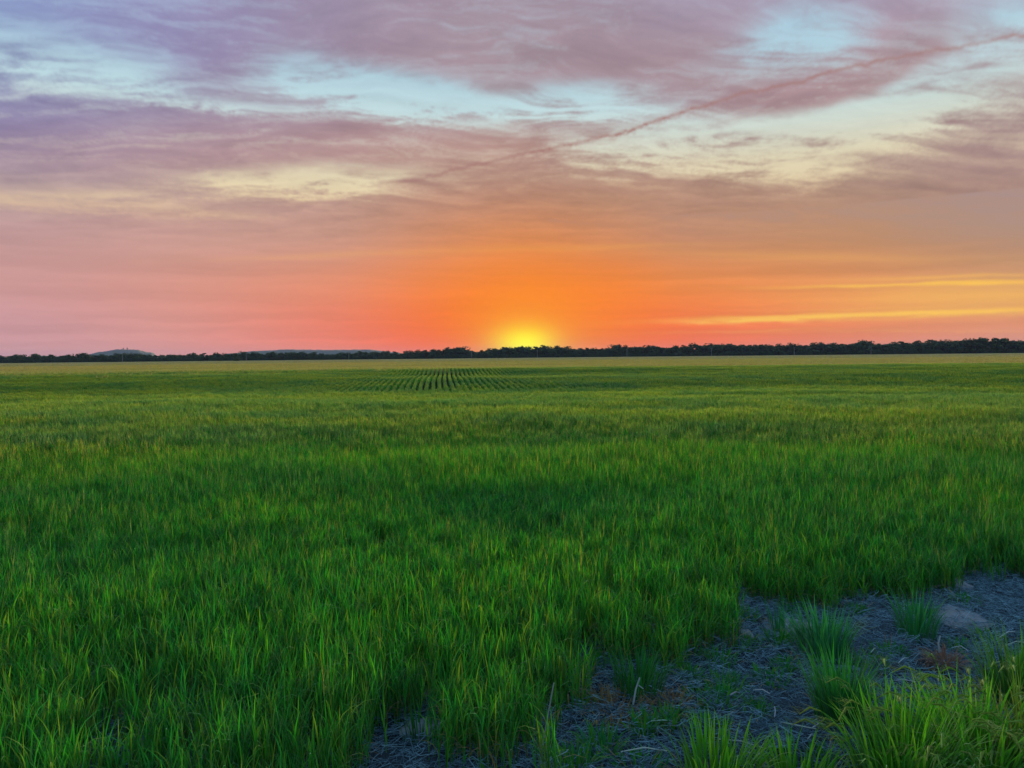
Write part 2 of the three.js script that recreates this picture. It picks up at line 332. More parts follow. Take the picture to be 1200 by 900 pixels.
hill('long low wooded ridge', -21.2, -7.2, 5200, [[0, 0], [0.08, 42], [0.2, 57], [0.36, 65], [0.55, 60], [0.75, 61], [0.9, 42], [1, 0]], 900);
hill('faint low rise at the end of the treeline', -33.5, -29.2, 6000, [[0, 20], [0.3, 36], [0.5, 42], [0.7, 36], [1, 0]], 700);
scene.fog = new THREE.FogExp2(new THREE.Color(0.50, 0.60, 0.95), 0.000045);

// ------------------------------------------------------------------ trees
const crownMat = new THREE.MeshPhysicalMaterial({ vertexColors: true, roughness: 1, transmission: 0.25, thickness: 0, side: THREE.DoubleSide, specularIntensity: 0.3 });
crownMat.name = 'tree_leaves';
function treeShape(seed, wide, leaves) {                            // height 1
  const r = rng(seed), crown = new MB(), trunk = new MB(), blobs = [];
  const n = 9 + Math.floor(r() * 5);
  for (let k = 0; k < n; k++) { const h = 0.3 + 0.62 * (k / (n - 1)), spread = wide * (1 - Math.pow((h - 0.48) / 0.6, 2)) * 0.75, a = r() * 6.28, q = Math.sqrt(r()) * spread; blobs.push([Math.cos(a) * q, h * 0.93, Math.sin(a) * q, (0.11 + r() * 0.09) * (wide / 0.42)]); }
  blobs.push([0, 0.2, 0, wide * 0.6], [wide * 0.4, 0.16, 0.05, 0.14], [-wide * 0.4, 0.15, -0.05, 0.14]);
  for (let k = 0; k < leaves; k++) {
    const b = blobs[k % blobs.length], u = r() * 2 - 1, a = r() * 6.28, q = b[3] * Math.pow(r(), 0.3), s = Math.sqrt(1 - u * u);
    const d = [s * Math.cos(a), u, s * Math.sin(a)], c = [b[0] + d[0] * q, Math.max(0.02, b[1] + d[1] * q * 0.85), b[2] + d[2] * q], size = 0.03 + r() * 0.035;
    const n2 = [d[0] + (r() - 0.5) * 1.4, d[1] + 0.3 + (r() - 0.5) * 1.4, d[2] + (r() - 0.5) * 1.4], l = Math.hypot(...n2) || 1, N = n2.map((v) => v / l);
    const tx = [N[1], -N[0], 0.2], tl = Math.hypot(...tx), T = tx.map((v) => v / tl), B = [N[1] * T[2] - N[2] * T[1], N[2] * T[0] - N[0] * T[2], N[0] * T[1] - N[1] * T[0]];
    const col = vary(r, pick(r, [[0.035, 0.075, 0.030], [0.028, 0.066, 0.034], [0.05, 0.085, 0.026]]), 0.3), ring = [];
    for (let m = 0; m < 5; m++) { const A = (m / 5) * 6.28 + r(), R = size * (0.6 + r() * 0.7), x = Math.cos(A) * R, y = Math.sin(A) * R, lift = (r() - 0.5) * size * 0.5; ring.push(crown.vert(c[0] + T[0] * x + B[0] * y + N[0] * lift, c[1] + T[1] * x + B[1] * y + N[1] * lift, c[2] + T[2] * x + B[2] * y + N[2] * lift, ...N, col)); }
    crown.i.push(ring[0], ring[1], ring[2], ring[0], ring[2], ring[3], ring[0], ring[3], ring[4]);
  }
  const bark = [1, 1, 1];
  trunk.tube([[0, -0.03, 0], [0.005, 0.2, 0.004], [0.012, 0.45, -0.006], [0.004, 0.75, 0]], [0.028, 0.021, 0.015, 0.004], bark, 6);
  for (let k = 0; k < 5; k++) { const b = blobs[2 + k]; trunk.tube([[0.008, b[1] * 0.6, 0], [b[0] * 0.6, b[1] * 0.88, b[2] * 0.6], [b[0], b[1], b[2]]], [0.011, 0.007, 0.003], bark, 4); }
  return { crown: crown.build(), trunk: trunk.build() };
}
const treeKinds = [treeShape(11, 0.42, 560), treeShape(23, 0.50, 600), treeShape(37, 0.36, 500), treeShape(51, 0.46, 560), treeShape(67, 0.58, 640), treeShape(71, 0.32, 420)];
function tree(name, label, x, z, h, kind, group, category = 'tree', turn = 0, widen = 1) {
  const t = thing(name, label, category, [x, landY(x, z) - 0.1, z], group);
  t.rotation.y = turn; t.scale.set(h * widen, h, h * widen);
  part(t, 'trunk', treeKinds[kind].trunk, barkMat); part(t, 'crown', treeKinds[kind].crown, crownMat);
  return t;
}
// height of the wood's edge along azimuth (degrees -> metres, trees stand about 900 m off)
const SKYLINE = [[-40, 9], [-33.6, 9], [-30, 9.5], [-27, 9.5], [-24, 9.5], [-20.5, 9], [-19.5, 10.5], [-18, 9.5], [-16, 11.5], [-14.6, 9.5], [-13.6, 7.5], [-12.6, 9.5], [-10, 10], [-8, 9], [-6.5, 12], [-4.5, 13.8], [-3.2, 13], [-2.4, 9.5], [-1.6, 13], [-0.2, 15.5], [0.6, 15.8], [1.3, 13], [2.5, 15], [4, 13.5], [6, 12], [8, 14], [10.5, 13.5], [12.4, 13], [14.3, 16], [16, 15.5], [17.5, 14], [19.5, 13.2], [21.5, 13.5], [23.5, 14.8], [26, 14], [28, 14.5], [30, 15.2], [31.5, 16.2], [33.6, 14.8], [40, 15]];
const skyline = (az) => { for (let k = 0; k < SKYLINE.length - 1; k++) if (az <= SKYLINE[k + 1][0]) return lerp(SKYLINE[k][1], SKYLINE[k + 1][1], clamp((az - SKYLINE[k][0]) / (SKYLINE[k + 1][0] - SKYLINE[k][0]))); return 15; };
{
  const r = rng(303), N = 285;
  for (let k = 0; k < N; k++) {
    const az = -38.5 + 77 * ((k + r() * 0.9) / N), D = 895 + (r() - 0.3) * 26, h = skyline(az) * (0.72 + r() * 0.38);
    tree('woodland_tree', 'dark leafy tree along the front of the distant treeline', Math.sin(rad(az)) * D, -Math.cos(rad(az)) * D, h, Math.floor(r() * 6), 'trees along the front of the distant treeline', 'tree', r() * 6.28, 1.15 + r() * 0.7);
  }
  tree('woodland_tree', 'small dark tree standing out in the field before the treeline', Math.sin(rad(-19.7)) * 700, -Math.cos(rad(-19.7)) * 700, 7.2, 1, undefined, 'tree', 1.1, 1.1);
  for (const [az, D, h] of [[-26.78, 5180, 14], [-26.55, 5185, 15]]) { const t = tree('hilltop_tree', 'tiny tree on the crest of the rounded blue hill', Math.sin(rad(az)) * D, -Math.cos(rad(az)) * D, h, 5, 'trees on the crest of the rounded hill'); t.position.y = 66; }
  // the wood behind reads as one mass
  const mass = new THREE.InstancedMesh(treeKinds[3].crown, crownMat, 1500), m4 = new THREE.Matrix4(), q = new THREE.Quaternion(), up = new THREE.Vector3(0, 1, 0);
  for (let k = 0; k < 1500; k++) { const az = -42 + 84 * r(), D = 922 + r() * 150, h = skyline(az) * (0.72 + 0.2 * r()); m4.compose(new THREE.Vector3(Math.sin(rad(az)) * D, -0.2, -Math.cos(rad(az)) * D), q.setFromAxisAngle(up, r() * 6.28), new THREE.Vector3(h * 1.15, h, h * 1.15)); mass.setMatrixAt(k, m4); }
  mass.name = 'wood_behind'; mass.userData.kind = 'stuff'; tag(mass, 'dark mass of wood behind the front row of trees', 'wood'); scene.add(mass);
  const brush = new THREE.InstancedMesh(treeKinds[4].crown, crownMat, 900);
  for (let k = 0; k < 900; k++) { const az = -41 + 82 * r(), D = 884 + r() * 14, h = 2.5 + 3 * r(); m4.compose(new THREE.Vector3(Math.sin(rad(az)) * D, -0.3, -Math.cos(rad(az)) * D), q.setFromAxisAngle(up, r() * 6.28), new THREE.Vector3(h * 1.5, h, h * 1.5)); brush.setMatrixAt(k, m4); }
  brush.name = 'undergrowth'; brush.userData.kind = 'stuff'; tag(brush, 'low dark undergrowth along the foot of the treeline', 'undergrowth'); scene.add(brush);
  // pale poles of a power line along the wood
  const poleMat = new THREE.MeshStandardMaterial({ color: new THREE.Color(0.2, 0.19, 0.18), roughness: 0.9 }); poleMat.name = 'weathered_pole_wood';
  const poleG = new THREE.CylinderGeometry(0.16, 0.24, 9, 8); poleG.translate(0, 4.4, 0);
  const armG = new THREE.BoxGeometry(2.4, 0.2, 0.16), capG = new THREE.LatheGeometry([[0, 0], [0.09, 0.02], [0.1, 0.14], [0.05, 0.26], [0, 0.28]].map(([a, b]) => new THREE.Vector2(a, b)), 8);
  for (const px of [144, 289, 409, 553, 630, 735, 834, 931, 1021]) {
    const az = Math.atan((px - 600) / 901), D = 872, x = Math.sin(az) * D, z = -Math.cos(az) * D;
    const p = thing('utility_pole', 'pale wooden utility pole in front of the distant treeline', 'pole', [x, landY(x, z), z], 'utility poles along the distant treeline'); p.rotation.y = -az;
    part(p, 'post', poleG, poleMat); part(p, 'crossarm', armG, poleMat).position.set(0, 8.2, 0.24);
    for (const s of [-1.05, 0, 1.05]) part(p, 'insulator', capG, poleMat).position.set(s, 8.3, 0.24);
  }
}

// ------------------------------------------------------------------ the crop
function tiller(mb, r, x, z, h, o) {
  const lean = (r() - 0.4) * 0.22, ha = r() * 6.28, top = [x + Math.sin(lean) * Math.cos(ha) * h, h * Math.cos(lean), z + Math.sin(lean) * Math.sin(ha) * h];
  const g = vary(r, pick(r, o.greens), 0.34);
  if (o.stem) mb.tube([[x, -0.02, z], [lerp(x, top[0], 0.45), top[1] * 0.5, lerp(z, top[2], 0.45)], [top[0], top[1] * 0.86, top[2]]], [o.stem, o.stem * 0.9, o.stem * 0.6], g, 3);
  const n = o.leaves;
  for (let k = 0; k < n; k++) {
    const s = 0.12 + 0.72 * ((k + r() * 0.6) / n), b = [lerp(x, top[0], s), top[1] * s * 0.9, lerp(z, top[2], s)], old = s < 0.3 && r() < o.dead;
    const L = h * (0.28 + r() * 0.3);
    blade(mb, b, r() * 6.28, L, o.width * (0.7 + r() * 0.6), 0.05 + r() * 0.2, old ? 1.9 + r() * 0.8 : 0.2 + r() * r() * 2.2, o.segs, old ? vary(r, pick(r, DEAD)) : vary(r, g, 0.16), (r() - 0.5) * 0.8);
  }
  if (r() < o.heads) {
    const hc = vary(r, pick(r, HEAD), 0.2), hl = 0.075 + r() * 0.03, dx = (r() - 0.5) * 0.03 + 0.012, dz = (r() - 0.5) * 0.03, y = top[1] * 0.86, w = o.headW;
    mb.tube([[top[0], y, top[2]], [top[0] + dx * 0.3, y + hl * 0.35, top[2] + dz * 0.3], [top[0] + dx, y + hl, top[2] + dz]], [w * 0.5, w, w * 0.2], hc, 4);
    for (let a = 0; a < o.awns; a++) blade(mb, [top[0] + dx * 0.5, y + hl * 0.5, top[2] + dz * 0.5], r() * 6.28, 0.09 + r() * 0.05, w * 0.35, 0.08 + r() * 0.18, 0.2 + r() * 0.25, 1, hc);
  }
}
function clump(seed, count, rx, rz, h, o) { const r = rng(seed), mb = new MB(); for (let k = 0; k < count; k++) tiller(mb, r, (r() - 0.5) * 2 * rx, (r() - 0.5) * 2 * rz, h * (0.8 + r() * 0.26), o); return mb.build(); }

const T_POS = new THREE.Vector3(), T_SC = new THREE.Vector3(), T_Q = new THREE.Quaternion(), T_E = new THREE.Euler(), T_M = new THREE.Matrix4(), T_C = new THREE.Color();
function scatter(name, label, category, shapes, material, spots) {  // spots: [x, y, z, turn, sx, sy, sz, tiltx, tiltz, r, g, b]; one object for each shape
  shapes.forEach((g, v) => {
    const mine = spots.filter((_, k) => k % shapes.length === v);
    if (!mine.length) return;
    const im = new THREE.InstancedMesh(g, material, mine.length);
    mine.forEach((s, k) => {
      T_M.compose(T_POS.set(s[0], s[1], s[2]), T_Q.setFromEuler(T_E.set(s[7], s[3], s[8], 'YXZ')), T_SC.set(s[4], s[5], s[6]));
      im.setMatrixAt(k, T_M); im.setColorAt(k, T_C.setRGB(s[9], s[10], s[11]));
    });
    im.name = numbered(name); im.userData.kind = 'stuff'; im.castShadow = im.receiveShadow = true; tag(im, label, category); scene.add(im);
  });
}
const tone = (r, x, z) => {                                         // plants differ from patch to patch: bluer, yellower, paler
  const a = fbm(x * 0.55 + 20, z * 0.55 + 3, 3) - 0.5, b = fbm(x * 0.16 + 2, z * 0.3 + 33, 3) - 0.5, k = 1 + (r() - 0.5) * 0.22;
  const y = clamp(0.5 + a * 1.8 + b * 0.9);
  return [k * lerp(0.65, 1.35, y), k * lerp(0.86, 1.12, y), k * lerp(1.25, 0.7, y)];
};
const turnAt = (x, z) => 22 + 18 * fbm(x * 0.06 + 8, z * 0.14 + 2, 3);          // where rows take over from closed crop
const cropH = (x, z) => 0.82 + 0.24 * (fbm(x * 0.42 + 7, z * 0.42 + 1, 3) - 0.5) + 0.22 * (fbm(x * 0.09 + 3, z * 0.3 + 71, 3) - 0.5);
{
  const near = [], r = rng(99);
  // from the bare strip to 13 m
  for (let d = 2.2; d < 15.5;) {
    const step = 0.095; d += step;
    for (let a = -44; a < 44; a += THREE.MathUtils.radToDeg(step / d)) {
      const dd = d + (r() - 0.5) * 0.13, aa = a + (r() - 0.5) * 110 * step / d, x = Math.sin(rad(aa)) * dd, z = -Math.cos(rad(aa)) * dd;
      const e = edgeZ(x) + (fbm(x * 3, z * 3, 3) - 0.42) * 0.6 + (r() < 0.07 ? 0.35 * r() : 0);
      if (z > e || r() < 0.05 || dd > 12 + r() * 3.5) continue;
      const hole = fbm(x * 1.25 + 60, z * 1.25 + 11, 3); if (hole < 0.25 && r() < 0.6) continue;
      const rim = smooth(0, 0.5, e - z), h = cropH(x, z) * (0.86 + 0.14 * rim) * (0.85 + r() * 0.3);
      near.push([x, landY(x, z) - 0.01, z, r() * 6.28, 0.95 + r() * 0.2, h, 0.95 + r() * 0.2, (r() - 0.5) * 0.16, (r() - 0.55) * 0.2, ...tone(r, x, z)]);
    }
  }
  const o = { greens: GREEN, stem: 0.0022, leaves: 5, width: 0.0048, segs: 4, dead: 0.35, heads: 0, headW: 0.0045, awns: 5 };
  const leafy = [], eared = [];                                     // the margin is younger and leafy, ears come in further out
  for (const s of near) (r() < smooth(3.5, 15, Math.hypot(s[0], s[2])) + 0.7 * (fbm(s[0] * 0.5 + 9, s[2] * 0.5 + 40, 3) - 0.5) ? eared : leafy).push(s);
  scatter('wheat_crop', 'dense leafy green wheat along the edge of the bare strip', 'crop', [1, 2, 3, 4, 5, 6].map((k) => clump(400 + k, 14, 0.07, 0.07, 0.35, o)), leafMat, leafy);
  scatter('wheat_crop', 'green wheat coming into ear behind the leafy margin', 'crop', [1, 2, 3, 4].map((k) => clump(450 + k, 14, 0.07, 0.07, 0.36, { ...o, heads: 0.07 })), leafMat, eared);

  const mid = [];
  for (let d = 11.8; d < 44;) {
    const step = 0.165; d += step;
    for (let a = -42; a < 42; a += THREE.MathUtils.radToDeg(step / d)) {
      const dd = d + (r() - 0.5) * 0.2, aa = a + (r() - 0.5) * 70 * step / d; let x = Math.sin(rad(aa)) * dd, z = -Math.cos(rad(aa)) * dd;
      const rows = 0; if (dd > turnAt(x, z) + r() * 7) continue;
      if (r() < 0.06 || dd < 12 + r() * 3.5) continue;
      mid.push([x, landY(x, z) - 0.01, z, r() * 6.28, 1 + r() * 0.3 - rows * 0.35, cropH(x, z) * (0.82 + r() * 0.36) * (1 - 0.16 * rows), 1 + r() * 0.3 - rows * 0.35, (r() - 0.5) * 0.16, (r() - 0.55) * 0.22, ...tone(r, x, z)]);
    }
  }
  const o2 = { greens: GREEN, stem: 0, leaves: 4, width: 0.009, segs: 3, dead: 0.1, heads: 0.85, headW: 0.009, awns: 3 };
  scatter('wheat_crop', 'green wheat with pale heads across the middle of the field', 'crop', [1, 2, 3, 4, 5].map((k) => clump(500 + k, 12, 0.11, 0.11, 0.41, o2)), leafMat, mid);

  // drill rows further on
  const far = [], dirA = Math.atan2(ROW_X, -ROW_Z);
  for (let c = -95; c < 95; c += 0.33) for (let s = 22; s < 104; s += 0.5) {
    const ss = s + (r() - 0.5) * 0.2, cc = c + (r() - 0.5) * 0.03 + 0.16 * Math.sin(s / 9), x = -ROW_Z * cc + ROW_X * ss, z = ROW_X * cc + ROW_Z * ss, d = Math.hypot(x, z), az = Math.atan2(x, -z);
    const rim = 74 + 26 * smooth(-0.1, 0.6, az) + 6 * (fbm(x / 20, 4, 2) - 0.5);
    if (d < turnAt(x, z) + r() * 7 || d > rim + (r() + r() - 0.8) * 16 || Math.abs(az) > 0.72 || r() < 0.05) continue;
    far.push([x, landY(x, z) - 0.01, z, -dirA + (r() < 0.5 ? Math.PI : 0), 1, cropH(x, z) * 0.86 * (0.94 + r() * 0.12), 1, (r() - 0.5) * 0.05, (r() - 0.5) * 0.06, ...tone(r, x, z)]);
  }
  const o3 = { greens: GREEN, stem: 0, leaves: 3, width: 0.018, segs: 2, dead: 0, heads: 1, headW: 0.02, awns: 2 };
  scatter('wheat_row', 'far wheat in straight drill rows below the tan strip', 'crop', [1, 2, 3, 4].map((k) => clump(600 + k, 20, 0.065, 0.27, 0.42, o3)), leafMat, far);

  // the riper field beyond
  const ripe = [], r2 = rng(5);
  for (let d = 58; d < 240;) { const step = 0.55 + d * 0.004; d += step; for (let a = -41; a < 41; a += THREE.MathUtils.radToDeg(step / d)) {
    const dd = d + (r2() - 0.5) * step, aa = a + (r2() - 0.5) * 60 * step / d, x = Math.sin(rad(aa)) * dd, z = -Math.cos(rad(aa)) * dd, az = rad(aa);
    if (dd < 75 + 26 * smooth(-0.1, 0.6, az) + 6 * (fbm(x / 20, 4, 2) - 0.5) + (r2() + r2() - 1) * 14) continue;
    const k = 0.85 + r2() * 0.3, y = clamp(fbm(x / 45 + 3, z / 30 + 5, 3) * 1.5 - 0.25);
    ripe.push([x, landY(x, z), z, r2() * 6.28, step * 1.1, (0.8 + r2() * 0.3) * 0.9, step * 1.1, 0, 0, k * lerp(0.85, 1.15, y), k, k * lerp(0.9, 1.1, y)]);
  } }
  for (let d = 240; d < 885;) { const step = 1.5 + d * 0.006; d += step; for (let a = -41; a < 41; a += THREE.MathUtils.radToDeg(step / d)) {
    const dd = d + (r2() - 0.5) * step, aa = a + (r2() - 0.5) * 60 * step / d, x = Math.sin(rad(aa)) * dd, z = -Math.cos(rad(aa)) * dd, k = 0.85 + r2() * 0.3, y = clamp(fbm(x / 90 + 3, z / 60 + 5, 3) * 1.5 - 0.25);
    if (dd > 884) continue;
    ripe.push([x, landY(x, z), z, r2() * 6.28, step * 1.1, (0.8 + r2() * 0.3) * 0.9, step * 1.1, 0, 0, k * lerp(0.85, 1.15, y), k, k * lerp(0.9, 1.1, y)]);
  } }
  const ripeShape = (seed) => {                                     // one metre across, ears thick as bunches
    const rr = rng(seed), mb = new MB();
    for (let k = 0; k < 46; k++) { const c = vary(rr, pick(rr, [[0.38, 0.30, 0.075], [0.33, 0.30, 0.06], [0.30, 0.30, 0.05]]), 0.15); blade(mb, [(rr() - 0.5), 0, (rr() - 0.5)], rr() * 6.28, 0.42 + rr() * 0.14, 0.05, 0.05 + rr() * 0.2, 0.3 + rr() * 1.6, 3, c, rr()); }
    return mb.build();
  };
  scatter('ripening_wheat', 'tan ripening wheat running to the foot of the treeline', 'crop', [1, 2, 3].map((k) => ripeShape(700 + k)), ripeMat, ripe);
}

// ------------------------------------------------------------------ the bare strip: litter, clods, stalks, tufts
{
  const r = rng(1234), spots = [];
  const straw = (seed, bend) => { const q = rng(seed), mb = new MB(), pts = []; for (let k = 0; k <= 3; k++) pts.push([(k / 3 - 0.5), Math.sin((k / 3) * Math.PI) * bend * 0.4, Math.sin((k / 3) * Math.PI) * bend]); mb.tube(pts, [0.013, 0.015, 0.014, 0.009], [1, 1, 1], 3); return mb.build(); };
  for (let k = 0; k < 170000; k++) {
    const x = -4 + r() * 11, z = -6.3 + r() * 4.6;
    if (z < edgeZ(x) - (x < -0.5 ? 1.3 : 0.35) || Math.abs(Math.atan2(x, -z)) > 0.86) continue;
    if (r() > 0.3 + smooth(0.05, 0.42, fbm(x * 2.3 + 5, z * 2.3 + 7, 3))) continue;
    const L = 0.025 + r() * r() * 0.11, t = 0.35 + r() * 0.7, k2 = Math.pow(r(), 1.25);
    spots.push([x, landY(x, z) + 0.006 + r() * 0.022 + (fbm(x * 7, z * 7, 3) - 0.5) * 0.035, z, r() * 6.28, L, 0.12 * t, 0.12 * t, (r() - 0.5) * 0.5, (r() - 0.5) * 0.5, lerp(0.03, 0.22, k2), lerp(0.075, 0.40, k2), lerp(0.11, 0.48, k2)]);
  }
  scatter('straw_litter', 'weathered grey straw litter strewn over the bare strip', 'straw', [straw(1, 0.05), straw(2, 0.35), straw(3, 0.8), straw(4, -0.5), straw(5, -0.15)], strawMat, spots);
}
const PALE = [0.28, 0.33, 0.34], BROWN = [0.14, 0.085, 0.06];
function tuft(name, label, x, z, o) {
  const t = thing(name, label, o.category ?? 'grass tuft', [x, landY(x, z), z], o.group), r = rng(o.seed), mb = new MB(), dry = new MB();
  for (let k = 0; k < o.blades; k++) {
    const a = r() * 6.28, q = Math.sqrt(r()) * o.radius, out = o.splay * (0.2 + q / o.radius);
    const pts = blade(mb, [Math.cos(a) * q, -0.01, Math.sin(a) * q], a + (r() - 0.5) * 1.3, o.height * (0.5 + r() * 0.6), o.width * (0.7 + r() * 0.6), 0.03 + r() * 0.25 * out, out * (0.5 + r() * 1.3), 5, vary(r, pick(r, o.colors), 0.25), (r() - 0.5) * 0.7);
    if (o.heads && r() < o.heads) {
      const tip = pts.at(-1), pre = pts.at(-2), dx = tip[0] - pre[0], dz = tip[2] - pre[2], l = Math.hypot(dx, dz) || 1, c = vary(r, pick(r, o.headColors), 0.2), L = 0.05 + r() * 0.05, heads = new MB();
      const hp = [tip, [tip[0] + dx / l * L * 0.5, tip[1] + 0.012, tip[2] + dz / l * L * 0.5], [tip[0] + dx / l * L, tip[1] - L * 0.25, tip[2] + dz / l * L]];
      heads.tube(hp, [0.002, 0.0045, 0.0015], c, 4);
      for (let m = 0; m < 14; m++) { const s = r(), b = hp[0].map((v, i) => lerp(v, hp[2][i], s) + (i === 1 ? 0.012 * Math.sin(s * 3.1) : 0)); blade(heads, b, Math.atan2(dz, dx) + (r() - 0.5) * 1.5, 0.035 + r() * 0.035, 0.0013, 0.9 + r() * 0.5, 1.5 + r() * 0.7, 2, c); }
      part(t, 'seed_head', heads.build(), leafMat);
    }
  }
  part(t, 'blades', mb.build(), leafMat);
  if (o.dry) { for (let k = 0; k < o.dry; k++) { const a = r() * 6.28, q = Math.sqrt(r()) * o.radius * 1.2; blade(dry, [Math.cos(a) * q, 0, Math.sin(a) * q], a, 0.05 + r() * 0.09, 0.004, 0.5 + r() * 0.5, 1.4 + r(), 3, vary(r, pick(r, o.dryColors ?? DEAD), 0.25)); } part(t, 'dry_leaves', dry.build(), strawMat); }
  return t;
}
const LIME = [[0.07, 0.33, 0.008], [0.05, 0.29, 0.008], [0.12, 0.35, 0.010]], DEEP = [[0.018, 0.20, 0.024], [0.016, 0.17, 0.034], [0.03, 0.22, 0.02]], BLUISH = [[0.025, 0.25, 0.07], [0.022, 0.21, 0.07], [0.035, 0.27, 0.04]], RUST = [[0.30, 0.18, 0.06], [0.25, 0.16, 0.07], [0.33, 0.24, 0.09]];
const SEEDY = [[0.20, 0.34, 0.03], [0.24, 0.34, 0.04], [0.16, 0.32, 0.03]];
tuft('grass_tuft', 'bright yellow green grass clump with drooping bristly heads, beside the dark tuft', 1.47, -2.86, { seed: 1, dry: 30, blades: 380, radius: 0.17, height: 0.38, width: 0.010, splay: 0.85, colors: LIME, heads: 0.10, headColors: SEEDY });
tuft('grass_tuft', 'widest yellow green grass clump with many nodding seed heads', 1.76, -2.88, { seed: 2, dry: 30, blades: 480, radius: 0.21, height: 0.39, width: 0.010, splay: 1.2, colors: LIME, heads: 0.16, headColors: SEEDY });
tuft('grass_tuft', 'pale olive grass clump bent over under its seed heads', 2.02, -2.98, { seed: 3, blades: 320, radius: 0.18, height: 0.36, width: 0.009, splay: 1.2, colors: [[0.09, 0.17, 0.02], [0.13, 0.19, 0.03], [0.06, 0.15, 0.015]], heads: 0.22, headColors: SEEDY });
tuft('grass_tuft', 'low lime green tuft of upright blades growing in the straw', 0.78, -2.92, { seed: 4, dry: 30, blades: 160, radius: 0.14, height: 0.25, width: 0.009, splay: 0.8, colors: LIME });
tuft('grass_tuft', 'flat yellow green tuft between the lime tuft and the drooping clump', 1.06, -2.86, { seed: 5, dry: 30, blades: 170, radius: 0.15, height: 0.22, width: 0.009, splay: 1.0, colors: LIME });
tuft('grass_tuft', 'tall dark green tuft behind the drooping yellow green clump', 1.47, -3.4, { seed: 6, blades: 380, radius: 0.12, height: 0.34, width: 0.007, splay: 0.7, colors: DEEP, dry: 20 });
tuft('grass_tuft', 'bluish green wheat tuft with rusty leaves at its foot', 1.68, -4.12, { seed: 7, blades: 300, radius: 0.12, height: 0.31, width: 0.008, splay: 0.75, colors: BLUISH, dry: 60, dryColors: RUST });
tuft('grass_tuft', 'small bluish tuft leaning beside the pale mound', 2.34, -4.42, { seed: 8, blades: 130, radius: 0.1, height: 0.3, width: 0.008, splay: 0.7, colors: BLUISH, dry: 12 });
tuft('grass_tuft', 'green tuft growing out of a rusty brown mat', 0.6, -3.68, { seed: 9, blades: 180, radius: 0.11, height: 0.25, width: 0.008, splay: 0.8, colors: DEEP, dry: 25 });
tuft('grass_tuft', 'bright green tuft standing right of the brown tussock', 2.36, -3.52, { seed: 10, dry: 30, blades: 280, radius: 0.15, height: 0.36, width: 0.008, splay: 0.7, colors: [[0.03, 0.17, 0.016], [0.05, 0.18, 0.014]] });
tuft('grass_tuft', 'thin green blades standing in the pale soil patch', 1.6, -4.5, { seed: 11, blades: 36, radius: 0.09, height: 0.2, width: 0.008, splay: 0.4, colors: BLUISH, dry: 20, dryColors: RUST });
tuft('grass_tuft', 'few dark blades growing through the pale clod at the crop edge', -0.4, -3.26, { seed: 12, blades: 40, radius: 0.09, height: 0.2, width: 0.009, splay: 0.6, colors: DEEP });
tuft('dead_tussock', 'round reddish brown dead tussock lying on the straw', 2.26, -3.98, { seed: 13, category: 'dead tussock', blades: 320, radius: 0.08, height: 0.14, width: 0.006, splay: 2.1, colors: [[0.26, 0.15, 0.10], [0.32, 0.20, 0.12], [0.18, 0.11, 0.08]] });
tuft('dead_grass_mat', 'rusty brown mat of dead grass in front of the green tuft', 0.46, -3.52, { seed: 14, category: 'dead grass', blades: 420, radius: 0.18, height: 0.1, width: 0.006, splay: 2.0, colors: RUST });
tuft('dead_grass_mat', 'small rusty patch of dead grass beside the green tuft', 0.74, -3.56, { seed: 15, category: 'dead grass', blades: 220, radius: 0.11, height: 0.09, width: 0.006, splay: 2.0, colors: RUST });
{
  const r = rng(77), seedlings = [[0.56, -3.3], [0.68, -3.36], [0.9, -3.62], [0.98, -3.6], [1.3, -3.82], [1.42, -3.98], [0.36, -3.15], [0.86, -3.34], [1.12, -3.5], [1.86, -4.0], [2.06, -4.16], [1.3, -4.25], [1.1, -4.05], [2.5, -4.25], [2.75, -4.4], [0.24, -3.0], [1.9, -3.5], [2.05, -3.4], [0.45, -4.05], [0.62, -4.1], [0.8, -4.0], [0.95, -4.18], [1.2, -4.4], [1.45, -4.7], [1.8, -4.9], [2.2, -4.85], [2.55, -4.8], [0.3, -3.55], [0.9, -3.85], [1.05, -3.75], [1.5, -4.3], [2.95, -5.0], [0.5, -3.0], [-0.1, -2.9], [1.25, -3.05]];
  for (const [x, z] of seedlings) tuft('weed_seedling', 'small low green weed sprouting in the straw', x, z, { seed: 900 + Math.floor(r() * 9999), category: 'weed', group: 'small weeds sprouting in the straw', blades: 90, radius: 0.06 + r() * 0.05, height: 0.07 + r() * 0.06, width: 0.009, splay: 1.2, colors: [[0.03, 0.26, 0.02], [0.06, 0.28, 0.015], [0.02, 0.22, 0.05]], dry: 10 });
}
const clodMat = new THREE.MeshStandardMaterial({ vertexColors: true, roughness: 0.97 }); clodMat.name = 'dry_earth';
function clod(name, label, category, x, z, sx, sy, sz, seed, color, group) {
  const g = new THREE.IcosahedronGeometry(1, 4), p = g.attributes.position, col = [];
  for (let k = 0; k < p.count; k++) {
    let X = p.getX(k), Y = p.getY(k), Z = p.getZ(k);
    const n = fbm(X * 2.1 + seed + Y, Z * 2.1 + seed * 2 - Y, 3), m = fbm(X * 9 + seed, Z * 9 + Y * 5, 2), f = 0.6 + 0.6 * n + 0.2 * m;
    p.setXYZ(k, X * f * sx, Math.max(-0.4, Y) * (0.5 + 0.5 * n + 0.7 * m) * sy, Z * f * sz);
    const t = 0.6 + 0.8 * fbm(X * 5 + seed, Z * 5 + 3, 3); col.push(color[0] * t, color[1] * t, color[2] * t);
  }
  g.setAttribute('color', new THREE.Float32BufferAttribute(col, 3)); g.computeVertexNormals();
  const o = new THREE.Mesh(g, clodMat); o.name = numbered(name); o.position.set(x, landY(x, z) + sy * 0.25, z); o.rotation.y = seed; o.castShadow = o.receiveShadow = true; scene.add(o);
  return tag(o, label, category, group);
}
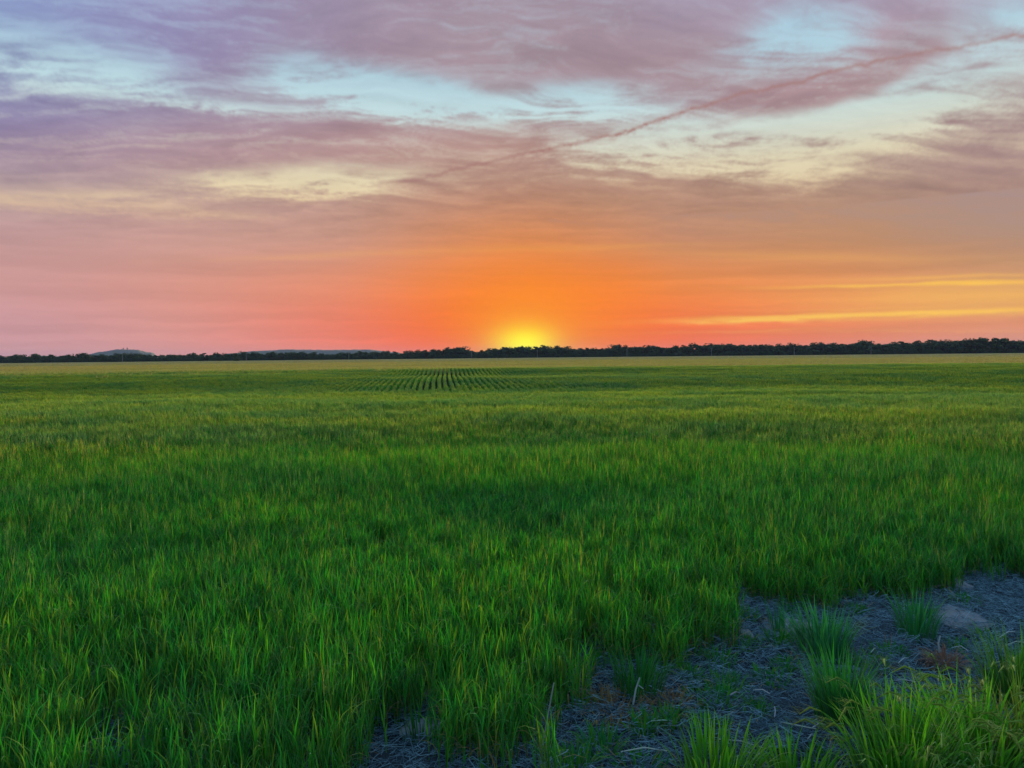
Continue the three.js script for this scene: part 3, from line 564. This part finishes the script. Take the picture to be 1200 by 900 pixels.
const EARTH = [0.17, 0.19, 0.205];
clod('earth_mound', 'wide flat pale mound of crumbly earth, largest on the bare strip', 'mound', 2.76, -4.7, 0.22, 0.028, 0.14, 1.3, EARTH);
clod('earth_mound', 'pale earth heap against the tall wheat behind the wide mound', 'mound', 3.08, -5.42, 0.16, 0.03, 0.14, 2.7, EARTH);
clod('earth_mound', 'pale patch of bare earth around thin green blades', 'mound', 1.66, -4.56, 0.15, 0.02, 0.15, 4.1, EARTH);
clod('earth_clod', 'rounded grey clod lying alone near the wheat edge', 'clod', 1.33, -4.36, 0.045, 0.04, 0.04, 5.2, EARTH);
clod('earth_clod', 'pale clod half hidden behind dark blades', 'clod', -0.4, -3.32, 0.1, 0.03, 0.07, 6.6, EARTH);
for (const [x, z, s] of [[1.14, -4.16, 5], [1.3, -3.93, 6], [1.21, -3.9, 8]]) clod('pebble', 'tiny white pebble on the straw', 'pebble', x, z, 0.012, 0.006, 0.008, s, [0.6, 0.6, 0.55], 'white pebbles on the straw');
function stalk(label, pts, radius, color, twig) {
  const [x, , z] = pts[0], t = thing('dry_stalk', label, 'stalk', [x, landY(x, z), z], twig === 'lying' ? 'bleached stalks lying on the litter' : undefined), mb = new MB();
  const rel = pts.map(([a, b, c]) => [a - x, b, c - z]);
  mb.tube(rel, rel.map((_, k) => radius * (1 - 0.4 * k / rel.length)), color, 6);
  part(t, 'stem', mb.build(), strawMat);
  if (Array.isArray(twig)) { const m2 = new MB(); m2.tube(twig.map(([a, b, c]) => [a - x, b, c - z]), [radius * 0.7, radius * 0.4], color, 5); part(t, 'side_twig', m2.build(), strawMat); }
}
stalk('long thin pale stalk leaning against the wheat edge', [[0.105, 0, -3.13], [0.13, 0.12, -3.16], [0.165, 0.27, -3.2]], 0.004, [0.2, 0.23, 0.2]);
stalk('short pale broken stick with a side twig beside the rusty mat', [[0.55, 0.02, -3.53], [0.565, 0.09, -3.54], [0.585, 0.14, -3.55]], 0.005, PALE, [[0.572, 0.11, -3.545], [0.6, 0.09, -3.54]]);
stalk('pale stub sticking up from the brown tussock', [[2.24, 0.08, -4.0], [2.235, 0.13, -4.0], [2.25, 0.165, -4.01]], 0.005, PALE);
{
  const r = rng(31);
  for (const [x, z, L, a] of [[1.08, -3.64, 0.1, 2.3], [1.16, -3.68, 0.09, 0.9], [1.2, -3.5, 0.16, 1.9], [1.18, -3.36, 0.16, 0.8], [1.36, -3.32, 0.12, 2.4], [1.28, -3.24, 0.1, 2.2], [2.9, -4.4, 0.22, 2.5], [2.7, -4.2, 0.13, 0.1], [2.0, -4.2, 0.14, 2.2], [2.1, -4.05, 0.13, 2.4], [0.86, -3.2, 0.2, 0.7], [0.62, -3.1, 0.2, 2.9], [2.42, -4.2, 0.1, 1.2], [1.85, -3.75, 0.12, 0.4], [0.7, -3.35, 0.12, 2.7], [1.02, -3.08, 0.16, 2.8]])
    stalk('bleached grey stalk lying on the straw litter', [[x, 0.03, z], [x + Math.cos(a) * L * 0.5, 0.045 + r() * 0.02, z + Math.sin(a) * L * 0.5 + 0.01], [x + Math.cos(a) * L, 0.04 + r() * 0.02, z + Math.sin(a) * L]], 0.0032, PALE.map((v) => v * (0.9 + r() * 0.4)), 'lying');
}

scene.traverse((o) => { if (o.isMesh) { o.castShadow = true; o.receiveShadow = true; } });
renderer.render(scene, camera);
